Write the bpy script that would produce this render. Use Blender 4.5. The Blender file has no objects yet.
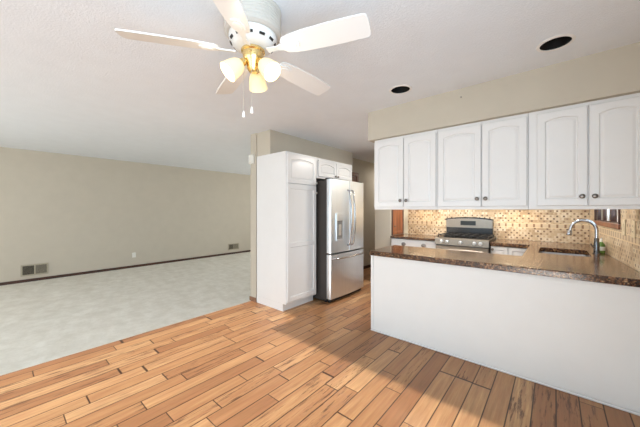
import bpy, bmesh, math, random
from mathutils import Vector, Matrix
random.seed(7)
sc = bpy.context.scene
COL = sc.collection

# ------------------------------------------------------------------ camera, world, sun, exposure
def lin(r, g, b):
    f = lambda c: (c / 255) / 12.92 if c <= 10.3 else (((c / 255) + 0.055) / 1.055) ** 2.4
    return (f(r), f(g), f(b), 1.0)

PSI = math.radians(40.4)
cam_d = bpy.data.cameras.new('camera')
cam_d.sensor_width = 36.0
cam_d.lens = 276.5 / 640 * 36.0
cam_d.shift_y = -3.5 / 640
cam_d.clip_start = 0.02
cam = bpy.data.objects.new('camera', cam_d)
cam.location = (0, 0, 1.33)
cam.rotation_euler = (math.pi / 2, 0, PSI)
COL.objects.link(cam)
sc.camera = cam

world = bpy.data.worlds.new('daylight')
world.use_nodes = True
bg = world.node_tree.nodes['Background']
bg.inputs[0].default_value = (0.78, 0.91, 1.0, 1)
bg.inputs[1].default_value = 2.0
sc.world = world

sun_d = bpy.data.lights.new('sun', 'SUN')
sun_d.energy = 8.6
sun_d.angle = math.radians(0.35)
sun_d.color = (1.0, 0.95, 0.88)
sun = bpy.data.objects.new('sun', sun_d)
SUN_EL = 21.7
sun.rotation_euler = (math.radians(90 - SUN_EL), 0, 0)     # shines towards +y, down through the glass doors
sun.location = (0, -6, 5)
COL.objects.link(sun)

def portal(name, loc, rot, sx, sy, energy, color=(0.95, 0.97, 1.0)):
    """area lamp giving daylight at one opening, some of them added"""
    d = bpy.data.lights.new(name, 'AREA')
    d.shape = 'RECTANGLE'; d.size = sx; d.size_y = sy
    d.energy = energy; d.color = color
    o = bpy.data.objects.new(name, d)
    o.location = loc; o.rotation_euler = rot
    COL.objects.link(o)
    return o
DAY = (0.57, 0.80, 1.0)
LIVING_FILL = (0.97, 0.95, 0.91)     # warm tint of the added living room fill
portal('daylight_patio_door', (-1.5, -3.04, 1.02), (math.radians(90 + 32), 0, 0), 3.6, 1.9, 42, DAY)
portal('added_dining_fill', (0.72, -0.5, 1.40), (math.radians(90 + 25), 0, math.radians(90)), 2.4, 1.4, 64, DAY)  # added side light to brighten the left wall, pantry and fridge
portal('added_living_fill', (-5.0, -2.96, 1.35), (math.radians(90 + 25), 0, 0), 1.6, 1.6, 74, LIVING_FILL)  # added rear light filling the living room, window unseen
portal('added_front_fill', (-4.9, 7.03, 1.35), (math.radians(-90 - 30), 0, 0), 1.7, 1.6, 48, LIVING_FILL)  # added far light to even out the living room
portal('daylight_kitchen_window', (0.44, 4.09, 1.62), (math.radians(90), 0, math.radians(90 + 3.3)), 0.95, 0.7, 8, DAY)

sc.view_settings.view_transform = 'Standard'
sc.view_settings.look = 'None'
sc.view_settings.exposure = 0.0
sc.view_settings.gamma = 1.0
sc.view_settings.use_curve_mapping = False

# ------------------------------------------------------------------ mesh helpers
def T(x=0, y=0, z=0): return Matrix.Translation((x, y, z))

class MB:
    """collects shapes into one mesh"""
    def __init__(s): s.bm = bmesh.new()
    def box(s, x0, x1, y0, y1, z0, z1, bev=0.0, seg=2):
        r = bmesh.ops.create_cube(s.bm, size=1.0)
        vs = r['verts']
        for v in vs:
            v.co = Vector(((x0 + x1) / 2 + v.co.x * (x1 - x0), (y0 + y1) / 2 + v.co.y * (y1 - y0), (z0 + z1) / 2 + v.co.z * (z1 - z0)))
        if bev > 0:
            es = list({e for v in vs for e in v.link_edges})
            bmesh.ops.bevel(s.bm, geom=es, offset=bev, segments=seg, affect='EDGES', profile=0.5)
        return s
    def lathe(s, prof, n=32, m=None, cap=True):
        """prof: list of (r, z); revolved about z, then moved by m"""
        m = m or Matrix.Identity(4)
        rings = []
        for r, z in prof:
            if r < 1e-5:
                rings.append([s.bm.verts.new(m @ Vector((0, 0, z)))])
            else:
                rings.append([s.bm.verts.new(m @ Vector((r * math.cos(2 * math.pi * k / n), r * math.sin(2 * math.pi * k / n), z))) for k in range(n)])
        for a, b in zip(rings, rings[1:]):
            for k in range(n):
                k2 = (k + 1) % n
                if len(a) == 1 and len(b) == 1: continue
                if len(a) == 1: s.bm.faces.new((a[0], b[k], b[k2]))
                elif len(b) == 1: s.bm.faces.new((a[k], a[k2], b[0]))
                else: s.bm.faces.new((a[k], a[k2], b[k2], b[k]))
        if cap:
            if len(rings[0]) > 1: s.bm.faces.new(rings[0][::-1])
            if len(rings[-1]) > 1: s.bm.faces.new(rings[-1])
        return s
    def tube(s, pts, r, n=12, cap=True):
        """round bar along points; r number or list"""
        pts = [Vector(p) for p in pts]
        rs = r if isinstance(r, (list, tuple)) else [r] * len(pts)
        rings = []
        ref = None
        for i, p in enumerate(pts):
            d = (pts[min(i + 1, len(pts) - 1)] - pts[max(i - 1, 0)]).normalized()
            if ref is None:
                ref = Vector((0, 0, 1)) if abs(d.z) < 0.9 else Vector((1, 0, 0))
            a = (ref - d * ref.dot(d)).normalized()
            b = d.cross(a)
            ref = a
            rings.append([s.bm.verts.new(p + (a * math.cos(2 * math.pi * k / n) + b * math.sin(2 * math.pi * k / n)) * rs[i]) for k in range(n)])
        for A, B in zip(rings, rings[1:]):
            for k in range(n):
                s.bm.faces.new((A[k], A[(k + 1) % n], B[(k + 1) % n], B[k]))
        if cap:
            s.bm.faces.new(rings[0][::-1]); s.bm.faces.new(rings[-1])
        return s
    def prism(s, pts, z0, z1, holes=()):
        """polygon (x, y) extruded from z0 to z1, with holes"""
        loops = [list(pts)] + [list(h) for h in holes]
        for z in (z0, z1):
            es, lv = [], []
            for L in loops:
                vs = [s.bm.verts.new((x, y, z)) for x, y in L]
                lv.append(vs)
                es += [s.bm.edges.new((vs[i], vs[(i + 1) % len(vs)])) for i in range(len(vs))]
            bmesh.ops.triangle_fill(s.bm, use_beauty=True, use_dissolve=False, edges=es)
            if z == z0: low = lv
            else: high = lv
        for A, B in zip(low, high):
            for i in range(len(A)):
                j = (i + 1) % len(A)
                s.bm.faces.new((A[i], A[j], B[j], B[i]))
        return s
    def xform(s, m, verts=None):
        bmesh.ops.transform(s.bm, matrix=m, verts=verts or s.bm.verts[:]); return s
    def build(s, name, mat, parent=None, smooth=None, loc=None, rotz=None):
        bmesh.ops.recalc_face_normals(s.bm, faces=s.bm.faces[:])
        me = bpy.data.meshes.new(name)
        s.bm.to_mesh(me); s.bm.free()
        me.materials.append(mat)
        if smooth is not None:
            me.shade_smooth()
            me.set_sharp_from_angle(angle=math.radians(smooth))
        o = bpy.data.objects.new(name, me)
        COL.objects.link(o)
        if parent: o.parent = parent
        if loc: o.location = loc
        if rotz is not None: o.rotation_euler = (0, 0, rotz)
        return o

def tag(o, label=None, cat=None, group=None, kind=None):
    if label: o['label'] = label
    if cat: o['category'] = cat
    if group: o['group'] = group
    if kind: o['kind'] = kind
    return o

def thing(name, label, cat, loc=(0, 0, 0), rotz=0.0, group=None):
    o = bpy.data.objects.new(name, None)
    o.empty_display_size = 0.1
    COL.objects.link(o)
    o.location = loc; o.rotation_euler = (0, 0, rotz)
    return tag(o, label, cat, group)

def struct(o): return tag(o, kind='structure')

# ------------------------------------------------------------------ materials
class NT:
    def __init__(s, name):
        s.m = bpy.data.materials.new(name); s.m.use_nodes = True
        s.t = s.m.node_tree; s.n = s.t.nodes; s.bsdf = s.n['Principled BSDF']
    def node(s, typ, **kw):
        n = s.n.new(typ)
        for k, v in kw.items(): setattr(n, k, v)
        return n
    def link(s, a, b): s.t.links.new(a, b)
    def val(s, sock, v):
        if hasattr(v, 'is_linked') or isinstance(v, bpy.types.NodeSocket): s.link(v, sock)
        else: sock.default_value = v
    def math(s, op, a, b=0.0, c=0.0):
        n = s.node('ShaderNodeMath', operation=op)
        s.val(n.inputs[0], a); s.val(n.inputs[1], b); s.val(n.inputs[2], c)
        return n.outputs[0]
    def coord(s):
        return s.node('ShaderNodeTexCoord').outputs['Object']
    def sep(s, v):
        n = s.node('ShaderNodeSeparateXYZ'); s.link(v, n.inputs[0]); return n.outputs
    def comb(s, x, y, z=0.0):
        n = s.node('ShaderNodeCombineXYZ')
        for i, v in enumerate((x, y, z)): s.val(n.inputs[i], v)
        return n.outputs[0]
    def noise(s, vec, scale, detail=3, rough=0.5):
        n = s.node('ShaderNodeTexNoise'); s.link(vec, n.inputs['Vector'])
        n.inputs['Scale'].default_value = scale; n.inputs['Detail'].default_value = detail; n.inputs['Roughness'].default_value = rough
        return n.outputs[0]
    def white(s, vec):
        n = s.node('ShaderNodeTexWhiteNoise', noise_dimensions='3D'); s.link(vec, n.inputs[0]); return n.outputs
    def ramp(s, fac, stops, interp='LINEAR'):
        n = s.node('ShaderNodeValToRGB'); s.link(fac, n.inputs[0])
        r = n.color_ramp; r.interpolation = interp
        while len(r.elements) < len(stops): r.elements.new(0.5)
        for e, (p, c) in zip(r.elements, stops): e.position = p; e.color = c
        return n.outputs[0]
    def mix(s, fac, a, b, blend='MIX'):
        n = s.node('ShaderNodeMix', data_type='RGBA', blend_type=blend)
        s.val(n.inputs[0], fac); s.val(n.inputs[6], a); s.val(n.inputs[7], b)
        return n.outputs[2]
    def bump(s, h, strength, dist=0.01):
        n = s.node('ShaderNodeBump'); n.inputs['Strength'].default_value = strength; n.inputs['Distance'].default_value = dist
        s.link(h, n.inputs['Height']); s.link(n.outputs[0], s.bsdf.inputs['Normal'])
    def set(s, **kw):
        names = dict(color='Base Color', rough='Roughness', metal='Metallic', spec='Specular IOR Level', coat='Coat Weight', emit='Emission Color', estr='Emission Strength', trans='Transmission Weight', aniso='Anisotropic')
        for k, v in kw.items(): s.val(s.bsdf.inputs[names[k]], v)
        return s

def plain(name, rgb, rough=0.5, metal=0.0, spec=0.5, vary=0.03, scale=6.0, **kw):
    """paint, plastic or metal with a faint unevenness"""
    t = NT(name)
    c = lin(*rgb)
    n = t.noise(t.coord(), scale, 4)
    lo = tuple(max(0, x * (1 - vary)) for x in c[:3]) + (1,)
    hi = tuple(min(1, x * (1 + vary)) for x in c[:3]) + (1,)
    t.set(color=t.ramp(n, [(0.3, lo), (0.7, hi)]), rough=rough, metal=metal, spec=spec, **kw)
    return t

M = {}
t = plain('greige_paint', (198, 189, 173), 0.7, vary=0.02)
t.bump(t.noise(t.coord(), 120, 3), 0.08, 0.003); M['wall'] = t.m
t = plain('cream_paint', (224, 214, 192), 0.6, vary=0.02); M['cream'] = t.m
t = plain('ceiling_texture', (236, 240, 245), 0.85, vary=0.015)
t.bump(t.noise(t.coord(), 80, 4, 0.65), 0.34, 0.010); M['ceiling'] = t.m
M['white'] = plain('white_cabinet_paint', (234, 233, 232), 0.27, vary=0.01).m
M['panel'] = plain('white_panel_paint', (236, 235, 233), 0.4, vary=0.01).m
M['fanwhite'] = plain('white_enamel', (242, 240, 237), 0.3, vary=0.01).m
M['plate'] = plain('white_plastic', (232, 230, 222), 0.4, vary=0.01).m
M['beigeplate'] = plain('beige_plastic', (216, 200, 168), 0.4, vary=0.02).m
M['bronze'] = plain('dark_bronze', (128, 120, 114), 0.28, 0.95, vary=0.15, scale=40).m
M['pewter'] = plain('pale_pewter', (205, 200, 192), 0.35, 0.7, vary=0.05).m
M['black'] = plain('black_enamel', (22, 21, 21), 0.25, vary=0.1).m
M['iron'] = plain('cast_iron', (30, 29, 28), 0.6, vary=0.2, scale=60).m
M['fridgeside'] = plain('charcoal_steel', (66, 60, 56), 0.5, vary=0.05).m
M['blackplastic'] = plain('black_plastic', (28, 27, 27), 0.45, vary=0.1).m
M['baffle'] = plain('black_baffle', (14, 12, 11), 0.6, vary=0.1).m
M['chrome'] = plain('chrome', (178, 178, 180), 0.16, 1.0, vary=0.02).m
M['brass'] = plain('polished_brass', (236, 206, 142), 0.25, 1.0, vary=0.05).m
M['ventpaint'] = plain('beige_vent_metal', (176, 166, 146), 0.5, 0.2, vary=0.03).m
M['ventdark'] = plain('dark_duct', (40, 36, 32), 0.8, vary=0.2).m
M['concrete'] = plain('pale_concrete', (206, 200, 190), 0.9, vary=0.08).m

def steel(name, axis):
    t = NT(name)
    x, y, z = t.sep(t.coord())
    v = {'z': t.comb(t.math('MULTIPLY', x, 260), t.math('MULTIPLY', y, 260), t.math('MULTIPLY', z, 3)),
         'x': t.comb(t.math('MULTIPLY', x, 3), t.math('MULTIPLY', y, 260), t.math('MULTIPLY', z, 260))}[axis]
    n = t.noise(v, 1.0, 2)
    t.set(color=t.ramp(n, [(0.3, lin(218, 223, 228)), (0.7, lin(230, 235, 239))]), metal=1.0,
          rough=t.math('MULTIPLY_ADD', n, 0.12, 0.30))
    return t.m
M['steel'] = steel('brushed_steel_upright', 'z')
M['steelx'] = steel('brushed_steel_level', 'x')
M['housing'] = plain('shaded_enamel', (206, 199, 190), 0.4, vary=0.02).m  # fan housing: grey of its self-shadow put into the enamel colour
M['darkchrome'] = plain('dark_reflection_chrome', (110, 110, 112), 0.15, 1.0).m  # faucet base: dark reflections in the chrome put into the colour
M['sinksteel'] = plain('satin_sink_steel', (150, 150, 152), 0.3, 1.0).m
M['recess'] = plain('grey_dispenser_plastic', (118, 114, 110), 0.4).m
M['rangesteel'] = plain('satin_range_steel', (148, 139, 128), 0.36, 1.0, vary=0.04, scale=20).m

# brown stained trim and doors
t = NT('brown_stained_wood')
x, y, z = t.sep(t.coord())
n = t.noise(t.comb(t.math('MULTIPLY', x, 22), t.math('MULTIPLY', y, 22), t.math('MULTIPLY', z, 2.2)), 1.0, 5, 0.6)
t.set(color=t.ramp(n, [(0.3, lin(96, 54, 34)), (0.55, lin(136, 82, 52)), (0.75, lin(164, 106, 70))]), rough=0.4)
M['brownwood'] = t.m
t = NT('dark_baseboard_wood')
n = t.noise(t.coord(), 9, 4)
t.set(color=t.ramp(n, [(0.3, lin(58, 36, 28)), (0.7, lin(80, 50, 38))]), rough=0.45)
M['darkwood'] = t.m
t = NT('mid_baseboard_wood')
n = t.noise(t.coord(), 9, 4)
t.set(color=t.ramp(n, [(0.3, lin(128, 92, 70)), (0.7, lin(150, 112, 88))]), rough=0.45)
M['midwood'] = t.m

# plank floor: boards along y, 122 mm wide
def floor_material():
    t = NT('tigerwood_planks')
    x, y, z = t.sep(t.coord())
    u = t.math('DIVIDE', t.math('SUBTRACT', x, 0.004), 0.122)
    row = t.math('FLOOR', u)
    fu = t.math('FRACT', u)
    r1 = t.white(t.comb(row, 3.7, 1.1))[0]
    wob = t.math('MULTIPLY', t.math('SINE', t.math('ADD', t.math('MULTIPLY', y, 3.1), t.math('MULTIPLY', r1, 40.0))), 0.22)
    w = t.math('ADD', t.math('ADD', t.math('DIVIDE', y, 0.80), wob), t.math('MULTIPLY', r1, 17.3))
    cell = t.math('FLOOR', w); fw = t.math('FRACT', w)
    rnd = t.white(t.comb(row, cell, 5.5))
    rv, rc = rnd[0], rnd[1]
    rs = t.sep(rc)
    # grain: stretched along the board, shifted per board
    gv = t.comb(t.math('ADD', t.math('MULTIPLY', x, 34), t.math('MULTIPLY', rv, 91)), t.math('ADD', t.math('MULTIPLY', y, 2.0), t.math('MULTIPLY', rs[0], 57)), rv)
    g = t.ramp(t.noise(gv, 1.0, 6, 0.62), [(0.30, (0, 0, 0, 1)), (0.66, (1, 1, 1, 1))])
    gv2 = t.comb(t.math('ADD', t.math('MULTIPLY', x, 90), t.math('MULTIPLY', rv, 91)), t.math('MULTIPLY', y, 5.0), rv)
    g2 = t.ramp(t.noise(gv2, 1.0, 3, 0.6), [(0.36, (0, 0, 0, 1)), (0.66, (1, 1, 1, 1))])
    base = t.ramp(rv, [(0.0, lin(150, 108, 73)), (0.3, lin(172, 129, 88)), (0.55, lin(187, 145, 100)), (0.8, lin(197, 155, 109)), (0.97, lin(213, 175, 127))])
    c = t.mix(t.math('MULTIPLY', t.math('SUBTRACT', 1.0, g), 0.62), base, lin(118, 72, 44))
    c = t.mix(t.math('MULTIPLY', g2, 0.5), c, lin(168, 112, 78))
    # dark streaks in some boards
    sv = t.comb(t.math('ADD', t.math('MULTIPLY', x, 42), t.math('MULTIPLY', rs[1], 60)), t.math('ADD', t.math('MULTIPLY', y, 3.4), t.math('MULTIPLY', rs[2], 60)), 0.0)
    st = t.noise(sv, 1.0, 5, 0.7)
    stm = t.ramp(st, [(0.53, (0, 0, 0, 1)), (0.62, (1, 1, 1, 1))])
    some = t.ramp(rs[1], [(0.50, (0, 0, 0, 1)), (0.70, (1, 1, 1, 1))])
    c = t.mix(t.math('MULTIPLY', t.math('MULTIPLY', stm, some), 0.8), c, lin(84, 52, 38))
    # bevelled seams
    eu = t.math('MINIMUM', fu, t.math('SUBTRACT', 1.0, fu))
    ew = t.math('MULTIPLY', t.math('MINIMUM', fw, t.math('SUBTRACT', 1.0, fw)), 5.0)
    e = t.math('MINIMUM', eu, ew)
    seam = t.ramp(e, [(0.016, (1, 1, 1, 1)), (0.042, (0, 0, 0, 1))])
    c = t.mix(t.math('MULTIPLY', seam, 0.92), c, lin(52, 31, 22))
    t.set(color=c, rough=t.math('MULTIPLY_ADD', g, 0.12, 0.33), spec=0.4)
    hh = t.math('ADD', t.math('MULTIPLY', t.math('SUBTRACT', 1.0, seam), 1.0), t.math('MULTIPLY', g, 0.15))
    t.bump(hh, 0.35, 0.002)
    return t.m
M['floor'] = floor_material()

# carpet with vacuum tracks
t = NT('beige_carpet')
co = t.coord()
x, y, z = t.sep(co)
pile = t.noise(co, 420, 4, 0.7)
tuft = t.noise(co, 90, 3, 0.6)
tr = t.noise(t.comb(t.math('MULTIPLY', x, 0.55), t.math('MULTIPLY', t.math('ADD', y, t.math('MULTIPLY', x, 0.25)), 6.5)), 1.0, 3, 0.55)
cc = t.mix(t.ramp(tr, [(0.35, (0, 0, 0, 1)), (0.65, (1, 1, 1, 1))]), lin(238, 234, 224), lin(246, 243, 234))
foot = t.noise(co, 5.5, 5, 0.68)
cc = t.mix(t.ramp(foot, [(0.36, (0.75, 0.75, 0.75, 1)), (0.62, (0, 0, 0, 1))]), cc, lin(220, 215, 202))
cc = t.mix(t.math('MULTIPLY', tuft, 0.35), cc, lin(212, 206, 192))
t.set(color=cc, rough=0.95, spec=0.1)
t.bump(t.math('ADD', t.math('ADD', pile, tuft), t.math('MULTIPLY', foot, 1.5)), 0.5, 0.010)
M['carpet'] = t.m

# mosaic backsplash: object x runs along the wall, z up
def tile_material():
    t = NT('beige_basketweave_mosaic')
    x, y, z = t.sep(t.coord())
    P = 0.05
    PX, PZ = 0.070, 0.036
    u = t.math('DIVIDE', x, PX); v = t.math('DIVIDE', z, PZ)
    row = t.math('FLOOR', v)
    u2 = t.math('ADD', u, t.math('MULTIPLY', t.math('MODULO', row, 2.0), 0.5))
    cu = t.math('FLOOR', u2)
    fu = t.math('SUBTRACT', t.math('FRACT', u2), 0.5); fv = t.math('SUBTRACT', t.math('FRACT', v), 0.5)
    rnd = t.white(t.comb(cu, row, 2.2)); rv = rnd[0]; rs = t.sep(rnd[1])
    base = t.ramp(rv, [(0.0, lin(168, 142, 112)), (0.35, lin(198, 176, 146)), (0.7, lin(214, 196, 168)), (1.0, lin(228, 216, 194))])
    base = t.mix(t.math('MULTIPLY', t.noise(t.coord(), 60, 4), 0.4), base, lin(190, 158, 116))
    # small square dots
    d = t.math('MAXIMUM', t.math('MULTIPLY', t.math('ABSOLUTE', fu), PX), t.math('MULTIPLY', t.math('ABSOLUTE', fv), PZ))
    dot = t.math('LESS_THAN', d, 0.0105)
    dcol = t.ramp(rs[1], [(0.0, lin(84, 62, 48)), (0.45, lin(122, 92, 68)), (0.8, lin(196, 170, 138))])
    c = t.mix(dot, base, dcol)
    gr = t.math('GREATER_THAN', t.math('MAXIMUM', t.math('MULTIPLY_ADD', t.math('ABSOLUTE', fu), PX, 0.5 * (PZ - PX)), t.math('MULTIPLY', t.math('ABSOLUTE', fv), PZ)), 0.0166)
    c = t.mix(t.math('MULTIPLY', gr, 0.6), c, lin(186, 166, 132))
    # border course: upright strips between two pencil lines
    zb = t.math('SUBTRACT', z, 1.105)
    inb = t.math('LESS_THAN', t.math('ABSOLUTE', zb), 0.034)
    line = t.math('GREATER_THAN', t.math('ABSOLUTE', zb), 0.024)
    us = t.math('DIVIDE', x, 0.085)
    fs = t.math('FRACT', us)
    bar = t.math('LESS_THAN', fs, 0.26)
    bc = t.mix(bar, lin(206, 186, 156), lin(140, 108, 80))
    bc = t.mix(line, bc, lin(222, 200, 162))
    c = t.mix(inb, c, bc)
    t.set(color=c, rough=0.35, spec=0.5)
    t.bump(t.math('SUBTRACT', 1.0, gr), 0.25, 0.002)
    return t.m
M['tile'] = tile_material()

# speckled brown granite
def granite():
    t = NT('brown_speckled_granite')
    co = t.coord()
    vo = t.node('ShaderNodeTexVoronoi'); t.link(co, vo.inputs['Vector']); vo.inputs['Scale'].default_value = 130
    r = t.sep(vo.outputs['Color'])[0]
    n = t.noise(co, 32, 5, 0.7)
    m = t.math('MULTIPLY_ADD', n, 0.6, t.math('MULTIPLY', r, 0.45))
    c = t.ramp(m, [(0.30, lin(30, 21, 17)), (0.46, lin(56, 36, 25)), (0.60, lin(94, 62, 40)), (0.72, lin(144, 102, 68)), (0.86, lin(204, 172, 132))])
    t.set(color=c, rough=0.15, spec=0.5)
    return t.m
M['granite'] = granite()

# lamp glass
def glow(name, rgb, strength):
    t = NT(name)
    n = t.noise(t.coord(), 30, 2)
    c = lin(*rgb)
    t.set(color=c, rough=0.4, emit=t.ramp(n, [(0.2, tuple(q * 0.95 for q in c[:3]) + (1,)), (0.8, c)]), estr=strength)
    return t.m
M['shadeglow'] = glow('lit_cream_glass', (255, 232, 180), 0.42)
M['bulbglow'] = glow('lit_bulb', (255, 246, 222), 2.2)
M['ledglow'] = glow('warm_led', (255, 214, 150), 6.0)
M['display'] = glow('dark_display', (24, 30, 30), 0.05)

def glass(name, rgb=(255, 255, 255), shine=0.12):
    t = NT(name)
    tr = t.node('ShaderNodeBsdfTransparent'); tr.inputs[0].default_value = lin(*rgb)
    gl = t.node('ShaderNodeBsdfGlossy'); gl.inputs['Roughness'].default_value = 0.02
    fr = t.node('ShaderNodeFresnel')
    fr.inputs[0].default_value = 1.45
    mx = t.node('ShaderNodeMixShader')
    t.link(fr.outputs[0], mx.inputs[0]); t.link(tr.outputs[0], mx.inputs[1]); t.link(gl.outputs[0], mx.inputs[2])
    t.link(mx.outputs[0], t.n['Material Output'].inputs['Surface'])
    return t.m
M['pane'] = glass('window_glass')
M['soap'] = plain('green_soap_liquid', (136, 184, 98), 0.15, vary=0.05, trans=0.35).m
M['softwhite'] = plain('white_label_plastic', (236, 238, 234), 0.3, vary=0.01).m

# ------------------------------------------------------------------ the setting
H = 2.44
XL, XC, YR, YN = -7.42, -3.39, -3.0, 7.0     # left wall, carpet edge, rear wall, far living room wall
def xw(y): return 0.35 + (5.05 - y) * 0.0575   # the sink wall stands a little out of square
WANG = math.atan2(-0.99835, 0.0574)

struct(MB().box(XC, 0.95, YR, 7.6, -0.10, 0.0).build('floor', M['floor']))
struct(MB().box(XL, XC - 0.001, YR, YN, -0.10, 0.003).build('floor_carpet', M['carpet']))
struct(MB().box(-40, 40, -40, 40, -0.40, -0.30).build('ground_outside', M['concrete']))

def circle(cx, cy, r, n=32): return [(cx + r * math.cos(2 * math.pi * k / n), cy + r * math.sin(2 * math.pi * k / n)) for k in range(n)]
CANS = [(-1.086, 2.42), (0.0, 2.416)]
CR = 0.085
struct(MB().prism([(XL - 0.1, YR - 0.1), (0.95, YR - 0.1), (0.95, 7.7), (XL - 0.1, 7.7)], H, H + 0.02, [circle(x, y, CR) for x, y in CANS]).build('ceiling', M['ceiling']))
struct(MB().box(XL - 0.4, 1.3, YR - 0.5, 8.0, H + 0.25, H + 0.35).build('roof', M['ceiling']))
mb = MB()
mb.box(XL - 0.12, 0.95, YR - 0.1, YR - 0.02, H + 0.02, H + 0.25); mb.box(XL - 0.12, 0.95, 7.62, 7.7, H + 0.02, H + 0.25)
mb.box(XL - 0.12, XL - 0.02, YR, 7.6, H + 0.02, H + 0.25); mb.box(0.87, 0.95, YR, 7.6, H + 0.02, H + 0.25)
struct(mb.build('wall_attic', M['ceiling']))

struct(MB().box(XL - 0.1, XL, YR, YN, 0, H).build('wall_left', M['wall']))
struct(MB().box(XL, XL + 0.014, YR, YN, 0.003, 0.055, 0.003).build('baseboard_left', M['darkwood']))
# far living room wall with an added window opening for fill light (x -6.8..-4.0)
mb = MB()
mb.box(XL, -5.8, YN, YN + 0.1, 0, H); mb.box(-4.0, -3.42, YN, YN + 0.1, 0, H)
mb.box(-5.8, -4.0, YN, YN + 0.1, 0, 0.55); mb.box(-5.8, -4.0, YN, YN + 0.1, 2.15, H)
struct(mb.build('wall_living_far', M['wall']))
# rear wall: patio opening raised at left for sun; living window opening added
mb = MB()
mb.box(XL, -5.85, YR - 0.1, YR, 0, H); mb.box(-5.85, -4.2, YR - 0.1, YR, 0, 0.55); mb.box(-5.85, -4.2, YR - 0.1, YR, 2.15, H)
mb.box(-4.2, -3.388, YR - 0.1, YR, 0, H); mb.box(-3.388, -2.42, YR - 0.1, YR, 2.20, H); mb.box(-2.42, 0.35, YR - 0.1, YR, 2.03, H); mb.box(0.35, 0.95, YR - 0.1, YR, 0, H)
struct(mb.build('wall_rear', M['wall']))
# unseen sheer curtain, added to keep direct sun off the carpet
cu = MB()
pts = [(-6.85 + 2.7 * k / 120, YR - 0.13 + 0.012 * math.sin(k * 1.05)) for k in range(121)]
cu.prism(pts + [(x, y - 0.002) for x, y in pts[::-1]], 0.4, 2.25)
t = plain('added_curtain_cloth', (240, 238, 232), 0.9); t.set(trans=0.15)
struct(cu.build('added_sun_curtain', t.m))
# wall between hall and living room; its end shows beside the pantry
struct(MB().box(-3.42, -3.29, 2.44, 7.6, 0, H).build('wall_hall', M['wall']))
struct(MB().box(-3.432, -3.284, 2.428, 2.4395, 0, 0.062, 0.002).build('baseboard_hall_end', M['midwood']))
struct(MB().box(-3.2895, -3.277, 4.02, 7.5, 0, 0.062, 0.002).build('baseboard_hall', M['darkwood']))
struct(MB().box(-3.29, -2.2, 7.5, 7.6, 0, H).build('wall_hall_far', M['wall']))
struct(MB().box(-2.50, -2.19, 4.48, 7.5, 0, H).build('wall_chase', M['wall']))
struct(MB().box(-2.19, xw(5.05) + 0.12, 5.05, 5.15, 0, H).build('wall_back', M['wall']))
# soffits (drywall boxes under the ceiling)
struct(MB().box(-3.29, -2.995, 2.46, 4.5, 2.103, H).build('wall_soffit_fridge', M['wall']))
struct(MB().box(-1.625, xw(2.9) - 0.002, 2.758, 3.10, 2.12, H).build('wall_soffit_kitchen', M['wall']))
# sink wall, in its own frame: x along the wall towards the camera, y outward
S0, S1 = 0.44, 1.512       # window opening along the wall
WZ0, WZ1 = 1.205, 2.05
LEN = 8.15
mb = MB()
mb.box(-0.1, S0, 0, 0.12, 0, H); mb.box(S1, 4.3, 0, 0.12, 0, H); mb.box(6.75, LEN, 0, 0.12, 0, H)
mb.box(4.3, 6.75, 0, 0.12, 0, 0.68); mb.box(4.3, 6.75, 0, 0.12, 2.12, H)   # added dining window opening for side fill
mb.box(S0, S1, 0, 0.12, 0, WZ0); mb.box(S0, S1, 0, 0.12, WZ1, H)
wall_right = struct(mb.build('wall_right', M['wall'], loc=(0.35, 5.05, 0), rotz=WANG))

# backsplash tiles
sp = MB().box(0.0, 2.455, -0.008, -0.0005, 0.886, 1.55)
sp.build('backsplash', M['tile'], loc=(-2.115, 5.05, 0))
struct(bpy.data.objects['backsplash'])
mb = MB()
mb.box(0.010, S0 - 0.045, -0.008, -0.0005, 0.886, 1.55); mb.box(S1 + 0.03, 2.29, -0.008, -0.0005, 0.886, 1.55)
mb.box(S0 - 0.045, S1 + 0.03, -0.008, -0.0005, 0.886, 1.158)
struct(mb.build('backsplash', M['tile'], loc=(0.35, 5.05, 0), rotz=WANG))
struct(MB().box(-2.188, -2.118, 5.036, 5.0495, 0.886, 2.05, 0.003).build('trim_1', M['cream']))

# window over the sink
win = tag(thing('window_1', 'dark framed window over the sink with brown wooden sill', 'window', (0.35, 5.05, 0), WANG), kind='structure')
mb = MB()
zc0, zc1 = WZ0, WZ1
mid = (S0 + S1) / 2
BARS = ((S0, S0 + 0.03, 0.03), (0.744, 0.784, 0.026), (1.063, 1.113, 0.055), (S1 - 0.02, S1, 0.03))
for a, b, dd_ in BARS: mb.box(a, b, 0.001, dd_, zc0, zc1, 0.002)
GAPS = [(p[1], q[0]) for p, q in zip(BARS, BARS[1:])]
for a, b in GAPS:
    mb.box(a, b, 0.004, 0.024, zc0, zc0 + 0.012, 0.002); mb.box(a, b, 0.004, 0.024, zc1 - 0.04, zc1, 0.002)
mb.build('window_frame', M['darkwood'], win)
for e_, dd_ in ((0.883, 0.052), (1.308, 0.045)): MB().box(e_ - 0.035, e_, 0.017, dd_ + 0.017, zc0 + 0.001, zc1 - 0.041, 0.002).build('window_strip', M['white'], win)  # white upright strips set between the dark frame bars
for a, b in GAPS:
    MB().box(a, b, 0.072, 0.076, zc0 + 0.012, zc1 - 0.04).build('window_pane', M['pane'], win)
MB().box(S0 - 0.04, S1 + 0.025, -0.022, -0.0005, 1.16, 1.2045, 0.004).build('window_sill', M['brownwood'], win)
mb = MB(); mb.box(S0 - 0.04, S0 - 0.002, -0.02, -0.001, 1.206, 2.1, 0.003); mb.box(S1 + 0.002, S1 + 0.025, -0.02, -0.001, 1.206, 2.1, 0.003)
mb.build('window_casing', M['darkwood'], win)

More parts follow.
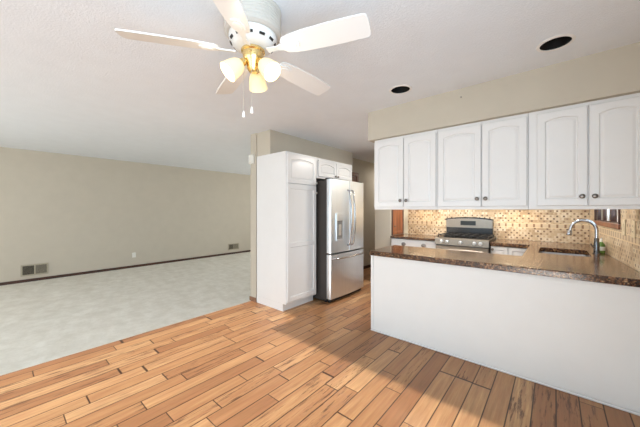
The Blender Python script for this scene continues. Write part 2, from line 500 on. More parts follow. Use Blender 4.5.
# brown door in the hall
dr = tag(thing('door_1', 'brown wooden hall door seen above the refrigerator', 'door', (-3.289, 4.30, 0), math.pi / 2), kind='structure')
mb = MB(); mb.box(0.08, 0.75, -0.02, -0.001, 0.01, 2.04, 0.003); mb.build('door_slab', M['brownwood'], dr)
mb = MB(); mb.box(0.0, 0.078, -0.028, -0.001, 0.001, 2.13, 0.003); mb.box(0.752, 0.83, -0.028, -0.001, 0.001, 2.13, 0.003); mb.box(0.078, 0.752, -0.028, -0.001, 2.045, 2.13, 0.003)
mb.build('door_casing', M['brownwood'], dr)

# ------------------------------------------------------------------ cabinet doors
def opening(x0, x1, z0, z1, inset, rise, n=14):
    """closed loop of a door panel: straight bottom and sides, eyebrow arch on top"""
    x0 += inset; x1 -= inset; z0 += inset; z1 -= inset
    pts = [(x0, z0), (x1, z0)]
    for k in range(n + 1):
        f = k / n
        pts.append((x1 + (x0 - x1) * f, z1 - rise * (2 * f - 1) ** 2))
    return pts

def door_mesh(x0, x1, z0, z1, yf, th=0.02, stile=0.055, rise=0.0, raised=True, panels=None):
    """slab from yf (front) to yf+th with one or more recessed panels; front faces -y"""
    mb = MB(); bm = mb.bm
    b = 0.004
    outer = [(x0 + b, z0 + b), (x1 - b, z0 + b), (x1 - b, z1 - b), (x0 + b, z1 - b)]
    rim = [(x0, z0), (x1, z0), (x1, z1), (x0, z1)]
    mk = lambda L, y: [bm.verts.new((x, y, z)) for x, z in L]
    O = mk(outer, yf); R = mk(rim, yf + b); B = mk(rim, yf + th)
    for P, Q in ((O, R), (R, B)):
        for i in range(4): bm.faces.new((P[i], P[(i + 1) % 4], Q[(i + 1) % 4], Q[i]))
    bm.faces.new(B)
    es = [bm.edges.new((O[i], O[(i + 1) % 4])) if not bm.edges.get((O[i], O[(i + 1) % 4])) else bm.edges.get((O[i], O[(i + 1) % 4])) for i in range(4)]
    panels = panels or [(x0 + stile, x1 - stile, z0 + stile, z1 - stile, rise)]
    for (a0, a1, c0, c1, rs) in panels:
        L0 = opening(a0, a1, c0, c1, 0, rs)
        V = mk(L0, yf)
        N = len(V)
        es += [bm.edges.new((V[i], V[(i + 1) % N])) for i in range(N)]
        rings = [V, mk(opening(a0, a1, c0, c1, 0.006, rs), yf + 0.010)]
        if raised:
            rings += [mk(opening(a0, a1, c0, c1, 0.011, rs), yf + 0.010), mk(opening(a0, a1, c0, c1, 0.026, rs), yf + 0.004)]
        for P, Q in zip(rings, rings[1:]):
            for i in range(N): bm.faces.new((P[i], P[(i + 1) % N], Q[(i + 1) % N], Q[i]))
        bm.faces.new(rings[-1])
    bmesh.ops.triangle_fill(bm, use_beauty=True, edges=es)
    return mb

KNOB = [(0.0, -0.024), (0.009, -0.0235), (0.0145, -0.021), (0.0172, -0.0165), (0.0150, -0.012), (0.008, -0.009), (0.0065, -0.003), (0.010, 0.0)]
def knob(parent, x, y, z, mat=None, name='knob', s=1.0):
    m = T(x, y, z) @ Matrix.Rotation(-math.pi / 2, 4, 'X')
    prof = [(r * s, zz * s) for r, zz in KNOB]
    return MB().lathe([(r, -zz) for r, zz in prof], 20, T(x, y, z) @ Matrix.Rotation(math.pi / 2, 4, 'X')).build(name, mat or M['bronze'], parent, smooth=50)

# three wall cabinets over the peninsula; doors on the dining side
YF = 2.785
def wall_cabinet(label, xa, xb, doors, x_end=None):
    root = thing('wall_cabinet', label, 'cabinet', (xa, YF, 1.335), 0, 'white wall cabinets over the peninsula')
    w = xb - xa
    MB().box(0, w, 0.021, 0.32, 0, 0.784, 0.002).build('body', M['white'], root)
    for d0, d1, side in doors:
        dm = door_mesh(d0 - xa, d1 - xa, 0.027, 0.755, 0.0, 0.0205, 0.050, 0.021)
        d = dm.build('door', M['white'], root)
        kx = (d1 - xa - 0.029) if side == 'r' else (d0 - xa + 0.029)
        knob(d, kx, -0.0004, 0.095)
    return root
wall_cabinet('leftmost white wall cabinet, at the hallway end of the row over the peninsula', -1.570, -0.878, [(-1.563, -1.2205, 'r'), (-1.2135, -0.889, 'l')])
wall_cabinet('middle white wall cabinet, right above the gas range as seen over the peninsula', -0.8765, -0.167, [(-0.869, -0.5015, 'r'), (-0.4935, -0.175, 'l')])
wall_cabinet('rightmost white wall cabinet, above the sink faucet, cut by the picture edge', -0.1655, 0.456, [(-0.112, 0.1785, 'r'), (0.187, 0.474, 'l')])

# ------------------------------------------------------------------ peninsula, counters, base cabinets
pen = thing('peninsula_cabinet', 'white panelled back of the peninsula facing the dining floor', 'cabinet', (-1.545, 2.70, 0))
PW = xw(2.70) - 0.006 + 1.545
MB().box(0, PW - 0.036, 0.012, 0.56, 0.0, 0.832, 0.002).build('body', M['panel'], pen)
MB().box(0.0, PW, 0.0, 0.0118, 0.02, 0.832, 0.001).build('back_panel', M['panel'], pen)
MB().box(-0.008, 0.020, -0.009, -0.0002, 0.022, 0.832, 0.002).build('corner_trim', M['panel'], pen)
mb = MB().tube([(-0.008, -0.002, 0.009), (PW - 0.004, -0.002, 0.009)], 0.0095, 10); mb.build('base_trim', M['white'], pen, smooth=60)

def rounded(x0, x1, y0, y1, r=0.04, n=5):
    pts = []
    for cx, cy, a0 in ((x1 - r, y1 - r, 0), (x0 + r, y1 - r, 90), (x0 + r, y0 + r, 180), (x1 - r, y0 + r, 270)):
        for k in range(n + 1):
            a = math.radians(a0 + 90 * k / n); pts.append((cx + r * math.cos(a), cy + r * math.sin(a)))
    return pts
SX0, SX1, SY0, SY1 = -0.135, 0.262, 3.66, 4.23
ctop = MB().prism([(-1.562, 2.668), (xw(2.668) - 0.004, 2.668), (xw(5.04) - 0.010, 5.040), (-0.684, 5.040), (-0.684, 4.42), (-0.250, 4.42), (-0.250, 3.30), (-1.562, 3.30)],
                  0.834, 0.885, [rounded(SX0, SX1, SY0, SY1)]).build('countertop', M['granite'])
tag(ctop, 'large brown speckled granite countertop wrapping from the peninsula round the sink', 'countertop')
bv = ctop.modifiers.new('edge', 'BEVEL'); bv.width = 0.008; bv.segments = 3; bv.limit_method = 'ANGLE'; bv.angle_limit = math.radians(50)
ctl = MB().box(-2.165, -1.400, 4.41, 5.040, 0.846, 0.885, 0.005).build('countertop', M['granite'])
tag(ctl, 'short brown granite countertop left of the gas range, under the glowing tiles', 'countertop')

def base_box(root, w, d=0.60, z1=0.844):
    MB().box(0, w, 0.021, d, 0.10, z1, 0.002).build('body', M['white'], root)
    MB().box(0.002, w - 0.002, 0.08, d, 0.0, 0.0995).build('toe_kick', M['white'], root)
lb = thing('base_cabinet', 'white base cabinet with dark pulls, left of the gas range', 'cabinet', (-2.16, 4.425, 0), 0, 'white base cabinets along the back wall')
base_box(lb, 0.757)
d = MB().box(0.006, 0.751, 0.0, 0.0205, 0.665, 0.838, 0.004).build('drawer', M['white'], lb)
for px in (0.235, 0.565):
    m = MB().lathe([(0.0, 0.0), (0.02, 0.002), (0.03, 0.010), (0.030, 0.022), (0.026, 0.024)], 16, Matrix.Diagonal((1.25, 1, 0.85, 1)))
    m.bm.transform(T(px, 0.0, 0.762) @ Matrix.Rotation(math.pi / 2, 4, 'X'))
    m.build('pull', M['bronze'], d, smooth=50)
for a, b in ((0.006, 0.375), (0.382, 0.751)):
    dd = door_mesh(a, b, 0.115, 0.655, 0.0, 0.0205).build('door', M['white'], lb)
    knob(dd, b - 0.03 if a < 0.1 else a + 0.03, -0.0004, 0.60)
rb = thing('base_cabinet', 'white two-door base cabinet between the gas range and the sink counter', 'cabinet', (-0.682, 4.43, 0), 0, 'white base cabinets along the back wall')
base_box(rb, 0.427, 0.59, 0.833)
for a, b in ((0.006, 0.198), (0.204, 0.421)):
    dd = door_mesh(a, b, 0.115, 0.828, 0.0, 0.0205, 0.04).build('door', M['white'], rb)
    if a < 0.1: knob(dd, a + 0.02, -0.0004, 0.79)
sb = thing('base_cabinet', 'white base cabinet under the kitchen sink, hidden behind the peninsula', 'cabinet', (-0.235, 4.40, 0), -math.pi / 2, 'white base cabinets along the sink wall')
MB().box(0, 1.08, 0.021, 0.10, 0.10, 0.60, 0.002).build('body', M['white'], sb)
for a, b in ((0.006, 0.535), (0.545, 1.074)):
    door_mesh(a, b, 0.115, 0.59, 0.0, 0.0205).build('door', M['white'], sb)
# counter leg supports behind the sink doors
MB().box(0.0, 1.08, 0.45, 0.50, 0.0, 0.60).build('back_board', M['white'], sb)

# sink
snk = thing('kitchen_sink', 'stainless steel sink set under the brown granite by the faucet', 'sink', ((SX0 + SX1) / 2, (SY0 + SY1) / 2, 0.66))
hx, hy = (SX1 - SX0) / 2, (SY1 - SY0) / 2
mb = MB()
def ring(z, g, r): return [mb.bm.verts.new((x, y, z)) for x, y in rounded(-hx - g, hx + g, -hy - g, hy + g, r)]
R = [ring(0.1735, 0.02, 0.05), ring(0.1735, 0.0, 0.04), ring(0.168, -0.002, 0.04), ring(0.02, -0.014, 0.05), ring(0.0, -0.035, 0.05)]
for P, Q in zip(R, R[1:]):
    for i in range(len(P)): mb.bm.faces.new((P[i], P[(i + 1) % len(P)], Q[(i + 1) % len(Q)], Q[i]))
mb.bm.faces.new(R[-1])
sk = mb.build('basin', M['sinksteel'], snk, smooth=40)
so = sk.modifiers.new('thick', 'SOLIDIFY'); so.thickness = 0.0015; so.offset = -1
MB().lathe([(0.0, 0.004), (0.03, 0.004), (0.042, 0.007), (0.045, 0.003), (0.045, 0.001)], 24, T(0.05, 0.0, 0.0)).build('drain', M['chrome'], snk, smooth=40)

# faucet
fc = thing('kitchen_faucet', 'tall chrome gooseneck faucet curving over the sink', 'faucet', (0.318, 3.945, 0.885))
MB().lathe([(0.030, 0.0005), (0.030, 0.008), (0.023, 0.014), (0.023, 0.10), (0.020, 0.12), (0.019, 0.155), (0.015, 0.162)], 24).build('base', M['darkchrome'], fc, smooth=40)
pts = [(0, 0, 0.155), (0, 0, 0.19), (0, 0, 0.235)]
for k in range(1, 15):
    a = math.pi * k / 15 * 0.95
    pts.append((-0.098 + 0.098 * math.cos(a), 0, 0.235 + 0.105 * math.sin(a)))
pts.append((-0.200, 0, 0.232))
MB().tube(pts, 0.0145, 16).build('spout', M['chrome'], fc, smooth=60)
MB().tube([(-0.2005, 0, 0.231), (-0.203, 0, 0.215), (-0.207, 0, 0.19), (-0.209, 0, 0.178)], [0.0165, 0.021, 0.025, 0.022], 16).build('spray_head', M['chrome'], fc, smooth=50)
MB().tube([(-0.012, -0.012, 0.06), (-0.03, -0.04, 0.075), (-0.045, -0.06, 0.105)], [0.012, 0.008, 0.0065], 12).build('lever', M['bronze'], fc, smooth=60)

# dish soap
sb_ = thing('soap_bottle', 'small green dish soap bottle standing behind the faucet', 'bottle', (0.362, 4.06, 0.8855))
MB().lathe([(0.0, 0.0), (0.026, 0.001), (0.029, 0.006), (0.029, 0.07), (0.025, 0.095), (0.012, 0.112), (0.010, 0.115)], 24, Matrix.Diagonal((1.0, 1.35, 1, 1))).build('bottle_body', M['soap'], sb_, smooth=50)
MB().lathe([(0.0, 0.116), (0.012, 0.116), (0.012, 0.136), (0.007, 0.140), (0.006, 0.155), (0.0, 0.156)], 20).build('cap', M['softwhite'], sb_, smooth=40)
MB().lathe([(0.0297, 0.028), (0.0297, 0.068)], 24, Matrix.Diagonal((1.0, 1.35, 1, 1)), cap=False).build('paper_label', M['softwhite'], sb_, smooth=50)

# ------------------------------------------------------------------ gas range
RX, RW = -1.395, 0.706
rg = thing('gas_range', 'stainless steel gas range with black cooktop and curved backguard', 'stove', (RX, 4.345, 0))
MB().box(0.002, RW - 0.002, 0.045, 0.66, 0.02, 0.905, 0.003).build('body', M['blackplastic'], rg)
mb = MB()
# slanted control panel
bm = mb.bm
prof = [(-0.012, 0.815), (0.0, 0.905), (0.03, 0.918), (0.044, 0.918), (0.044, 0.815)]
A = [bm.verts.new((0.0, y, z)) for y, z in prof]; B = [bm.verts.new((RW, y, z)) for y, z in prof]
bm.faces.new(A); bm.faces.new(B[::-1])
for i in range(5): bm.faces.new((A[i], A[(i + 1) % 5], B[(i + 1) % 5], B[i]))
mb.build('control_panel', M['rangesteel'], rg)
for kx in (0.097, 0.175, 0.354, 0.533, 0.611):
    MB().lathe([(0.0, 0.034), (0.016, 0.034), (0.02, 0.030), (0.022, 0.006), (0.025, 0.005), (0.025, 0.0)], 20, T(kx, -0.0075, 0.862) @ Matrix.Rotation(math.pi / 2 + 0.13, 4, 'X')).build('burner_knob', M['steel'], rg, smooth=40)
MB().box(0.006, RW - 0.006, 0.0, 0.0445, 0.215, 0.80, 0.006).build('oven_door', M['rangesteel'], rg)
MB().box(0.10, RW - 0.10, -0.003, -0.0002, 0.33, 0.66, 0.001).build('oven_window', M['black'], rg)
hb = MB().tube([(0.05, -0.05, 0.75), (RW - 0.05, -0.05, 0.75)], 0.013, 14)
hb.tube([(0.07, -0.05, 0.75), (0.07, -0.0002, 0.75)], 0.009, 10); hb.tube([(RW - 0.07, -0.05, 0.75), (RW - 0.07, -0.0002, 0.75)], 0.009, 10)
hb.build('oven_handle', M['rangesteel'], rg, smooth=60)
MB().box(0.006, RW - 0.006, 0.004, 0.0445, 0.03, 0.205, 0.006).build('warming_drawer', M['rangesteel'], rg)
MB().box(0.0, RW, 0.0445, 0.60, 0.9055, 0.922, 0.004).build('cooktop', M['black'], rg)
for gx0 in (0.018, 0.243, 0.468):
    g = MB(); x0, x1, y0, y1, z = gx0, gx0 + 0.219, 0.06, 0.585, 0.957
    for a in (x0 + 0.006, x1 - 0.006, (x0 + x1) / 2): g.box(a - 0.006, a + 0.006, y0, y1, z - 0.012, z, 0.002)
    for b in (y0 + 0.006, y1 - 0.006, y0 + 0.18, y0 + 0.36): g.box(x0, x1, b - 0.006, b + 0.006, z - 0.012, z, 0.002)
    for a in (x0 + 0.008, x1 - 0.008):
        for b in (y0 + 0.008, y1 - 0.008): g.box(a - 0.007, a + 0.007, b - 0.007, b + 0.007, 0.9225, z - 0.011)
    g.build('grate', M['iron'], rg)
for bx, by in ((0.128, 0.18), (0.128, 0.45), (0.353, 0.32), (0.578, 0.18), (0.578, 0.45)):
    MB().lathe([(0.052, 0.9225), (0.05, 0.932), (0.034, 0.934), (0.034, 0.941), (0.0, 0.943)], 20, T(bx, by, 0)).build('burner', M['iron'], rg, smooth=40)
# backguard with bowed top
n = 16
def bow(f): return 1.165 + 0.03 * max(0.0, math.sin(math.pi * f)) ** 0.7 - (0.0)
mb = MB(); bm = mb.bm
def slab(y0, y1, zlo, zhi_f, x0=-0.012, x1=RW - 0.045):
    F = []; Bk = []
    for k in range(n + 1):
        f = k / n; x = x0 + (x1 - x0) * f
        fy = y0 - 0.016 * math.sin(math.pi * f)
        F.append((bm.verts.new((x, fy, zlo)), bm.verts.new((x, fy, zhi_f(f)))))
        Bk.append((bm.verts.new((x, y1, zlo)), bm.verts.new((x, y1, zhi_f(f)))))
    for k in range(n):
        bm.faces.new((F[k][0], F[k + 1][0], F[k + 1][1], F[k][1])); bm.faces.new((Bk[k][0], Bk[k][1], Bk[k + 1][1], Bk[k + 1][0]))
        bm.faces.new((F[k][1], F[k + 1][1], Bk[k + 1][1], Bk[k][1])); bm.faces.new((F[k][0], Bk[k][0], Bk[k + 1][0], F[k + 1][0]))
    for k in (0, n): bm.faces.new((F[k][0], F[k][1], Bk[k][1], Bk[k][0]))
slab(0.612, 0.665, 0.9225, lambda f: 1.045)
mb.build('backguard_base', M['black'], rg, smooth=40)
mb = MB(); bm = mb.bm
slab(0.606, 0.665, 1.0455, bow)
mb.build('backguard', M['rangesteel'], rg, smooth=40)
mb = MB(); bm = mb.bm
slab(0.602, 0.668, 1.166, lambda f: bow(f) + 0.020, -0.018, RW - 0.039)
for v in bm.verts[:]:
    if v.co.z < 1.17: v.co.z = bow((v.co.x + 0.018) / (RW - 0.021)) + 0.0005
mb.build('backguard_cap', M['black'], rg, smooth=40)
MB().box(0.215, 0.435, 0.580, 0.5925, 1.085, 1.155, 0.002).build('clock_display', M['display'], rg)

# ------------------------------------------------------------------ pantry and fridge (faces +x)
Q = math.pi / 2
pn = thing('pantry_cabinet', 'tall white pantry cabinet standing left of the refrigerator', 'cabinet', (-2.64, 2.445, 0), Q)
MB().box(0.0, 0.594, 0.0205, 0.638, 0.098, 2.10, 0.002).build('body', M['white'], pn)
MB().box(0.0, 0.594, 0.082, 0.638, 0.0, 0.0975).build('toe_kick', M['white'], pn)
d = door_mesh(0.012, 0.575, 1.685, 2.075, 0.0, 0.02, 0.055, 0.03).build('door', M['white'], pn)
knob(d, 0.566, -0.0004, 1.715, M['pewter'], s=1.0)
d = door_mesh(0.012, 0.575, 0.125, 1.672, 0.0, 0.02, 0.055, 0, False,
              [(0.062, 0.525, 0.185, 0.840, 0.0), (0.062, 0.525, 0.895, 1.612, 0.0)]).build('door', M['white'], pn)
knob(d, 0.566, -0.0004, 1.575, M['pewter'], s=1.0)
oc = thing('wall_cabinet', 'small white two-door cabinet above the refrigerator', 'cabinet', (-2.64, 3.043, 0), Q)
MB().box(0.0, 0.93, 0.0205, 0.638, 1.80, 2.10, 0.002).build('body', M['white'], oc)
for a, b, s in ((0.03, 0.458, 'r'), (0.464, 0.90, 'l')):
    d = door_mesh(a, b, 1.825, 2.068, 0.0, 0.02, 0.05, 0.03).build('door', M['white'], oc)
    kx = b - 0.03 if s == 'r' else a + 0.03
    knob(d, kx, -0.0004, 1.855, s=1.0)
MB().box(0.912, 0.93, 0.0205, 0.638, 0.0, 1.7995).build('end_panel', M['white'], oc)

fr = thing('refrigerator', 'stainless steel french door refrigerator with a bottom freezer drawer', 'refrigerator', (-2.40, 3.055, 0), Q)
FW = 0.885
MB().box(0.012, FW - 0.012, 0.085, 0.83, 0.03, 1.755, 0.004).build('body', M['fridgeside'], fr)
def bowed(x0, x1, z0, z1, th=0.078, bow_d=0.018, n=10, mat='steel', name='door', hole=None):
    """door with the front swelling forward across the whole fridge width"""
    mb = MB(); bm = mb.bm
    prof = []
    for k in range(n + 1):
        x = x0 + (x1 - x0) * k / n
        y = -bow_d * (1 - (2 * x / FW - 1) ** 2) + bow_d * 0.4
        prof.append((x, y))
    e = 0.012
    prof[0] = (x0, prof[0][1] + e); prof.insert(1, (x0 + e * 0.6, prof[1][1] * 0.2 + prof[0][1] * 0.8 - e * 0.85))
    prof[-1] = (x1, prof[-1][1] + e); prof.insert(-1, (x1 - e * 0.6, prof[-2][1] * 0.2 + prof[-1][1] * 0.8 - e * 0.85))
    loop = prof + [(x1, th), (x0, th)]
    mb.prism(loop, z0, z1)
    return mb
def fy(x): return -0.018 * (1 - (2 * x / FW - 1) ** 2) + 0.0072
ld = bowed(0.004, FW / 2 - 0.003, 0.715, 1.772).build('door', M['steel'], fr, smooth=30)
rd = bowed(FW / 2 + 0.003, FW - 0.004, 0.715, 1.772).build('door', M['steel'], fr, smooth=30)
fd = bowed(0.004, FW - 0.004, 0.065, 0.692).build('freezer_drawer', M['steel'], fr, smooth=30)
MB().box(0.03, FW - 0.03, 0.04, 0.08, 0.012, 0.06, 0.003).build('base_grille', M['blackplastic'], fr)
for a in (0.06, FW - 0.06):
    for b in (0.14, 0.76): MB().lathe([(0.02, 0.0005), (0.02, 0.0295)], 14, T(a, b, 0)).build('foot', M['blackplastic'], fr)
for a in (0.02, FW - 0.10): MB().box(a, a + 0.08, 0.03, 0.12, 1.7735, 1.79, 0.004).build('hinge_cover', M['fridgeside'], fr)
def handle(parent, x, z0, z1):
    f0 = fy(x)
    pts = [(x, f0 + 0.004, z0), (x, f0 - 0.03, z0 + 0.012)]
    for k in range(9):
        f = k / 8; pts.append((x, f0 - 0.042 - 0.028 * math.sin(math.pi * f), z0 + 0.05 + (z1 - z0 - 0.1) * f))
    pts += [(x, f0 - 0.03, z1 - 0.012), (x, f0 + 0.004, z1)]
    MB().tube(pts, 0.0135, 14).build('handle', M['chrome'], parent, smooth=60)
handle(ld, FW / 2 - 0.048, 0.80, 1.63); handle(rd, FW / 2 + 0.048, 0.80, 1.63)
pts = [(0.06, fy(0.06) + 0.004, 0.635), (0.07, fy(0.06) - 0.03, 0.635)]
for k in range(9):
    f = k / 8; x = 0.10 + (FW - 0.20) * f; pts.append((x, fy(x) - 0.042 - 0.012 * math.sin(math.pi * f), 0.635))
pts += [(FW - 0.07, fy(0.06) - 0.03, 0.635), (FW - 0.06, fy(0.06) + 0.004, 0.635)]
MB().tube(pts, 0.0135, 14).build('handle', M['chrome'], fd, smooth=60)
# dispenser
dx0, dx1 = 0.115, 0.285
f = fy(0.2)
mb = MB(); mb.box(dx0, dx1, f - 0.012, f + 0.02, 1.175, 1.285, 0.004); dp = mb.build('dispenser_panel', M['steelx'], ld)
mb = MB()
mb.box(dx0, dx0 + 0.014, f - 0.012, f + 0.02, 0.885, 1.174, 0.003); mb.box(dx1 - 0.014, dx1, f - 0.012, f + 0.02, 0.885, 1.174, 0.003); mb.box(dx0 + 0.014, dx1 - 0.014, f - 0.018, f + 0.02, 0.885, 0.905, 0.003)
mb.build('dispenser_frame', M['steelx'], ld)
MB().box(dx0 + 0.0145, dx1 - 0.0145, f - 0.003, f + 0.02, 0.906, 1.174).build('dispenser_recess', M['recess'], ld)
MB().box(dx0 + 0.055, dx1 - 0.055, f - 0.010, f - 0.0035, 0.96, 1.12, 0.002).build('dispenser_paddle', M['pewter'], ld)

# ------------------------------------------------------------------ brown cupboard in the chase wall (faces +x)
cb = thing('cupboard_door', 'reddish brown wooden cupboard door beside the left end of the tiles', 'door', (-2.1895, 4.50, 0.886), Q)
door_mesh(0.045, 0.44, 0.005, 1.0, -0.018, 0.0175, 0.05, 0, False).build('door_panel', M['brownwood'], cb)
mb = MB(); mb.box(0.004, 0.042, -0.014, -0.0003, 0.0, 1.04, 0.002); mb.box(0.443, 0.49, -0.014, -0.0003, 0.0, 1.04, 0.002); mb.box(0.042, 0.443, -0.014, -0.0003, 1.003, 1.04, 0.002)
mb.build('casing', M['darkwood'], cb)
knob(cb, 0.085, -0.0185, 0.155)

# ------------------------------------------------------------------ ceiling fan
lat, dep = -0.376, 1.555
FX, FY = -math.sin(PSI) * dep + math.cos(PSI) * lat, math.cos(PSI) * dep + math.sin(PSI) * lat
fan = thing('ceiling_fan', 'white five-blade ceiling fan with three lit glass shades', 'ceiling fan', (FX, FY, H), PSI)
# local frame: x to the camera's right, y away, z down from the ceiling is negative
prof = [(0.158, -0.0005)]
for k in range(7):
    z = -0.012 - k * 0.016
    prof += [(0.156, z), (0.1535, z - 0.003), (0.1535, z - 0.006), (0.156, z - 0.009)]
prof += [(0.154, -0.128), (0.142, -0.138), (0.0, -0.138)]
MB().lathe(prof, 64).build('motor_housing', M['housing'], fan, smooth=25)
MB().lathe([(0.130, -0.1385), (0.132, -0.150), (0.128, -0.168), (0.108, -0.194), (0.080, -0.207), (0.0, -0.210)], 48).build('motor_ring', M['fanwhite'], fan, smooth=40)
for k in range(12):
    mb = MB()
    a = 2 * math.pi * k / 12 + 0.1
    m0 = Matrix.Rotation(a, 4, 'Z') @ T(0.1215, 0, -0.178) @ Matrix.Rotation(math.radians(37), 4, 'Y')
    b = bmesh.ops.create_cube(mb.bm, size=1.0)['verts']
    for v in b: v.co = m0 @ Vector((v.co.x * 0.005, v.co.y * 0.030, v.co.z * 0.013))
    mb.build('vent_slot', M['blackplastic'], fan)
BLZ = -0.225
def blade_outline():
    half = [(0.185, 0.030), (0.20, 0.046), (0.24, 0.056), (0.32, 0.063), (0.45, 0.067), (0.56, 0.066), (0.625, 0.064), (0.645, 0.061), (0.652, 0.052)]
    return half + [(0.656, 0.03), (0.656, -0.03)] + [(r, -w) for r, w in half[::-1]]
AZ0 = -21.0
for k in range(5):
    m = Matrix.Rotation(math.radians(AZ0 + 72 * k), 4, 'Z') @ T(0, 0, BLZ) @ Matrix.Rotation(math.radians(-14.5), 4, 'X')
    mb = MB().prism(blade_outline(), -0.004, 0.004)
    bl = mb.xform(m).build('blade', M['fanwhite'], fan)
    mb = MB().prism([(0.095, 0.016), (0.15, 0.011), (0.185, 0.02), (0.215, 0.034), (0.25, 0.036), (0.278, 0.022), (0.285, 0.0), (0.278, -0.022), (0.25, -0.036), (0.215, -0.034), (0.185, -0.02), (0.15, -0.011), (0.095, -0.016)], -0.0115, -0.0045)
    mb.lathe([(0.022, -0.0118), (0.020, -0.0150), (0.0, -0.0160)], 20, T(0.238, 0, 0) @ Matrix.Diagonal((1.5, 1.1, 1, 1)))
    mb.xform(m)
    mb.build('blade_iron', M['fanwhite'], bl, smooth=30)
MB().lathe([(0.060, -0.2105), (0.066, -0.216), (0.066, -0.226), (0.058, -0.232), (0.056, -0.262), (0.050, -0.275), (0.040, -0.290), (0.034, -0.318), (0.022, -0.335), (0.0, -0.338)], 36).build('light_fitter', M['brass'], fan, smooth=35)
for az in (90, 210, 330):
    tilt = math.radians(47)
    m = Matrix.Rotation(math.radians(az), 4, 'Z') @ T(0.052, 0, -0.288) @ Matrix.Rotation(-tilt, 4, 'Y') @ Matrix.Rotation(math.pi, 4, 'X')
    MB().lathe([(0.0, -0.02), (0.012, -0.02), (0.012, 0.0), (0.020, 0.002), (0.022, 0.022), (0.0, 0.022)], 20, m).build('lamp_holder', M['brass'], fan, smooth=40)
    prof = [(0.020, 0.0225), (0.030, 0.026), (0.040, 0.042), (0.047, 0.065), (0.051, 0.092), (0.055, 0.118), (0.053, 0.119), (0.048, 0.092), (0.044, 0.065), (0.037, 0.044), (0.028, 0.030), (0.018, 0.0265)]
    sh = MB().lathe(prof, 32, m, cap=False).build('lamp_shade', M['shadeglow'], fan, smooth=60)
    MB().lathe([(0.012, 0.0235), (0.014, 0.045), (0.028, 0.065), (0.034, 0.085), (0.028, 0.103), (0.014, 0.111), (0.0, 0.113)], 20, m).build('bulb', M['bulbglow'], sh, smooth=60)
    pd = bpy.data.lights.new('lamp_bulb_light', 'POINT'); pd.energy = 0.8; pd.color = (1.0, 0.88, 0.70); pd.shadow_soft_size = 0.03
    po = bpy.data.objects.new('lamp_bulb_light', pd); COL.objects.link(po); po.parent = fan
    po.location = (m @ Vector((0, 0, 0.15)))
for px, py, zb in ((-0.045, -0.03, -0.605), (0.001, -0.036, -0.585)):
    ch = MB().tube([(px * 0.6, py, -0.315), (px, py, -0.36), (px, py, zb + 0.04)], 0.0012, 6).build('pull_chain', M['pewter'], fan)
    MB().lathe([(0.0, zb + 0.042), (0.004, zb + 0.040), (0.0075, zb + 0.02), (0.0075, zb + 0.006), (0.0, zb)], 12, T(px, py, 0)).build('pull_knob', M['fanwhite'], ch, smooth=50)

# ------------------------------------------------------------------ recessed ceiling lights, unlit
for (x, y), lab in zip(CANS, ('black recessed ceiling light above the left end of the kitchen soffit', 'black recessed ceiling light above the wall cabinets over the sink, nearest the picture edge')):
    rl = thing('recessed_light', lab, 'ceiling light', (x, y, H), 0, 'recessed lights in the kitchen ceiling')
    MB().lathe([(0.0845, 0.0), (0.0845, 0.10), (0.055, 0.16), (0.0, 0.16), (0.0, 0.158), (0.053, 0.158), (0.083, 0.099), (0.083, 0.0)], 32, cap=False).build('baffle', M['baffle'], rl, smooth=40)
    MB().lathe([(0.083, -0.0005), (0.102, -0.0005), (0.100, -0.004), (0.083, -0.006), (0.0835, -0.0005)], 40, cap=False).build('trim_ring', M['fanwhite'], rl, smooth=40)
    MB().lathe([(0.016, 0.155), (0.018, 0.13), (0.048, 0.085), (0.044, 0.07), (0.0, 0.062)], 24).build('reflector_bulb', plain('unlit_lamp_glass', (92, 88, 84), 0.3).m, rl, smooth=50)

# ------------------------------------------------------------------ small fixtures
def vent(label, y, z, w, h):
    r = thing('wall_vent', label, 'vent', (XL, y, z), Q, 'vents low on the long wall')
    MB().box(0.012, w - 0.012, -0.002, -0.0005, 0.012, h - 0.012).build('duct', M['ventdark'], r)
    mb = MB()
    b = 0.024
    mb.box(0, w, -0.012, -0.0025, 0, b, 0.002); mb.box(0, w, -0.012, -0.0025, h - b, h, 0.002)
    mb.box(0, b, -0.012, -0.0025, b, h - b, 0.002); mb.box(w - b, w, -0.012, -0.0025, b, h - b, 0.002)
    mb.box(w * 0.47, w * 0.53, -0.012, -0.0025, b, h - b, 0.002)
    mb.build('frame', M['ventpaint'], r)
    mb = MB()
    n = 12
    for k in range(n):
        x = w * 0.54 + (w - b - w * 0.54) * (k + 0.5) / n
        mb.box(x - 0.0024, x + 0.0024, -0.0105, -0.003, b, h - b)
    for k in range(12):
        x = b + (w * 0.46 - b) * (k + 0.5) / 12
        mb.box(x - 0.001, x + 0.001, -0.0105, -0.003, b, h - b)
    mb.build('louver', M['ventpaint'], r)
vent('beige wall vent low on the long wall, nearest the camera', 0.30, 0.112, 0.365, 0.21)
vent('small far wall vent low on the long wall, close to the pantry', 4.495, 0.130, 0.37, 0.19)

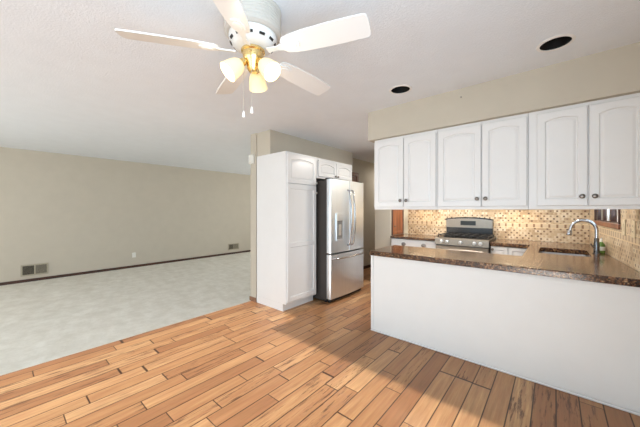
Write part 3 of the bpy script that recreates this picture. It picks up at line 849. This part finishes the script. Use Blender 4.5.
def outlet(label, loc, rotz, mat, w=0.072, h=0.115, name='wall_outlet', cat='outlet', slots=True, group=None):
    r = thing(name, label, cat, loc, rotz, group)
    MB().box(-w / 2, w / 2, -0.006, -0.0005, -h / 2, h / 2, 0.002).build('cover_plate', mat, r)
    if slots:
        for dz in (0.022, -0.022):
            s = MB().box(-0.016, 0.016, -0.008, -0.0062, dz - 0.013, dz + 0.013, 0.001).build('socket', mat, r)
            mb = MB(); mb.box(-0.007, -0.005, -0.0088, -0.0081, dz - 0.002, dz + 0.007); mb.box(0.005, 0.007, -0.0088, -0.0081, dz - 0.002, dz + 0.007); mb.build('slot', M['blackplastic'], s)
    else:
        MB().box(-0.016, 0.016, -0.009, -0.0062, -0.032, 0.032, 0.002).build('rocker', mat, r)
    return r
outlet('off-white wall outlet in the middle of the long bare wall', (XL, 2.08, 0.29), Q, M['plate'])
def on_right(s): return (0.35 + 0.0574 * s - 0.99835 * 0.0085 + 0.0, 5.05 - 0.99835 * s - 0.0574 * 0.0085, 0)
for s, lab in ((1.66, 'beige switch plate on the tiled sink wall, next to the window'), (1.93, 'beige outlet plate on the tiled sink wall, cut near the picture edge')):
    p = on_right(s)
    outlet(lab, (p[0], p[1], 1.185), WANG, M['beigeplate'], 0.085, 0.13, 'switch_plate' if s < 1.7 else 'wall_outlet', 'switch' if s < 1.7 else 'outlet', s > 1.7)
outlet('pale light switch on the hallway wall, between refrigerator and wall cabinets', (-3.29, 6.05, 1.20), Q, M['plate'], name='light_switch', cat='switch', slots=False)

# chime box high on the wall end
cm = thing('door_chime', 'small white box high on the wall end beside the pantry', 'door chime', (-3.372, 2.44, 2.0))
MB().box(-0.052, 0.052, -0.035, -0.0005, 0, 0.135, 0.008, 3).build('cover', M['plate'], cm)
MB().box(-0.03, 0.03, -0.037, -0.0352, 0.02, 0.026, 0.0005).build('sound_slot', M['pewter'], cm)

# small hook in the soffit
hk = MB().lathe([(0.0, 0.0), (0.0055, 0.0), (0.0055, 0.004), (0.003, 0.006), (0.003, 0.012), (0.0, 0.012)], 12, Matrix.Rotation(math.pi / 2, 4, 'X')).build('wall_screw', M['bronze'], smooth=40, loc=(-0.655, 2.7575, 2.36))
tag(hk, 'tiny dark screw left in the beige kitchen soffit', 'screw')

# warm light bars over the back counters
for x0, x1, lab in ((-2.0, -1.55, 'warm light bar glowing on the tiles left of the range'), (-0.60, -0.15, 'warm light bar glowing on the tiles right of the range')):
    r = thing('light_bar', lab, 'light', ((x0 + x1) / 2, 5.04, 1.372), 0, 'light bars over the back counters')
    w = x1 - x0
    MB().box(-w / 2, w / 2, -0.26, -0.0, 0.0, 0.03, 0.003).build('housing', M['fanwhite'], r)
    MB().box(-w / 2 + 0.02, w / 2 - 0.02, -0.23, -0.17, -0.004, -0.0003, 0.001).build('diffuser', M['ledglow'], r)
    ad = bpy.data.lights.new('light_bar_glow', 'AREA'); ad.shape = 'RECTANGLE'; ad.size = w; ad.size_y = 0.05; ad.energy = 2.0; ad.color = (1.0, 0.86, 0.66)
    ao = bpy.data.objects.new('light_bar_glow', ad); COL.objects.link(ao); ao.parent = r; ao.location = (0, -0.20, -0.006)

# unseen ceiling lights: range one read from a highlight, other two added as fill
for name_, x, y, e, lab in (('unseen_ceiling_light', -0.35, 3.55, 11.0, 'small unseen ceiling light added as fill between the sink and the soffit'), ('unseen_ceiling_light', -1.30, 4.19, 38.0, 'round white kitchen ceiling light behind the soffit, over the range'), ('unseen_ceiling_light', -2.90, 6.3, 9.0, 'unseen round ceiling light added to brighten the far end of the hallway')):
    r = thing(name_, lab, 'ceiling light', (x, y, H), 0)
    MB().lathe([(0.16, -0.0005), (0.165, -0.02), (0.155, -0.03), (0.0, -0.03)], 32).build('base', M['fanwhite'], r, smooth=40)
    MB().lathe([(0.15, -0.0305), (0.14, -0.06), (0.10, -0.085), (0.0, -0.095)], 32).build('diffuser', M['bulbglow'], r, smooth=60)
    ad = bpy.data.lights.new('unseen_ceiling_glow', 'AREA'); ad.shape = 'DISK'; ad.size = 0.28; ad.energy = e; ad.color = (1.0, 0.95, 0.88)
    ao = bpy.data.objects.new('unseen_ceiling_glow', ad); COL.objects.link(ao); ao.parent = r; ao.location = (0, 0, -0.10)
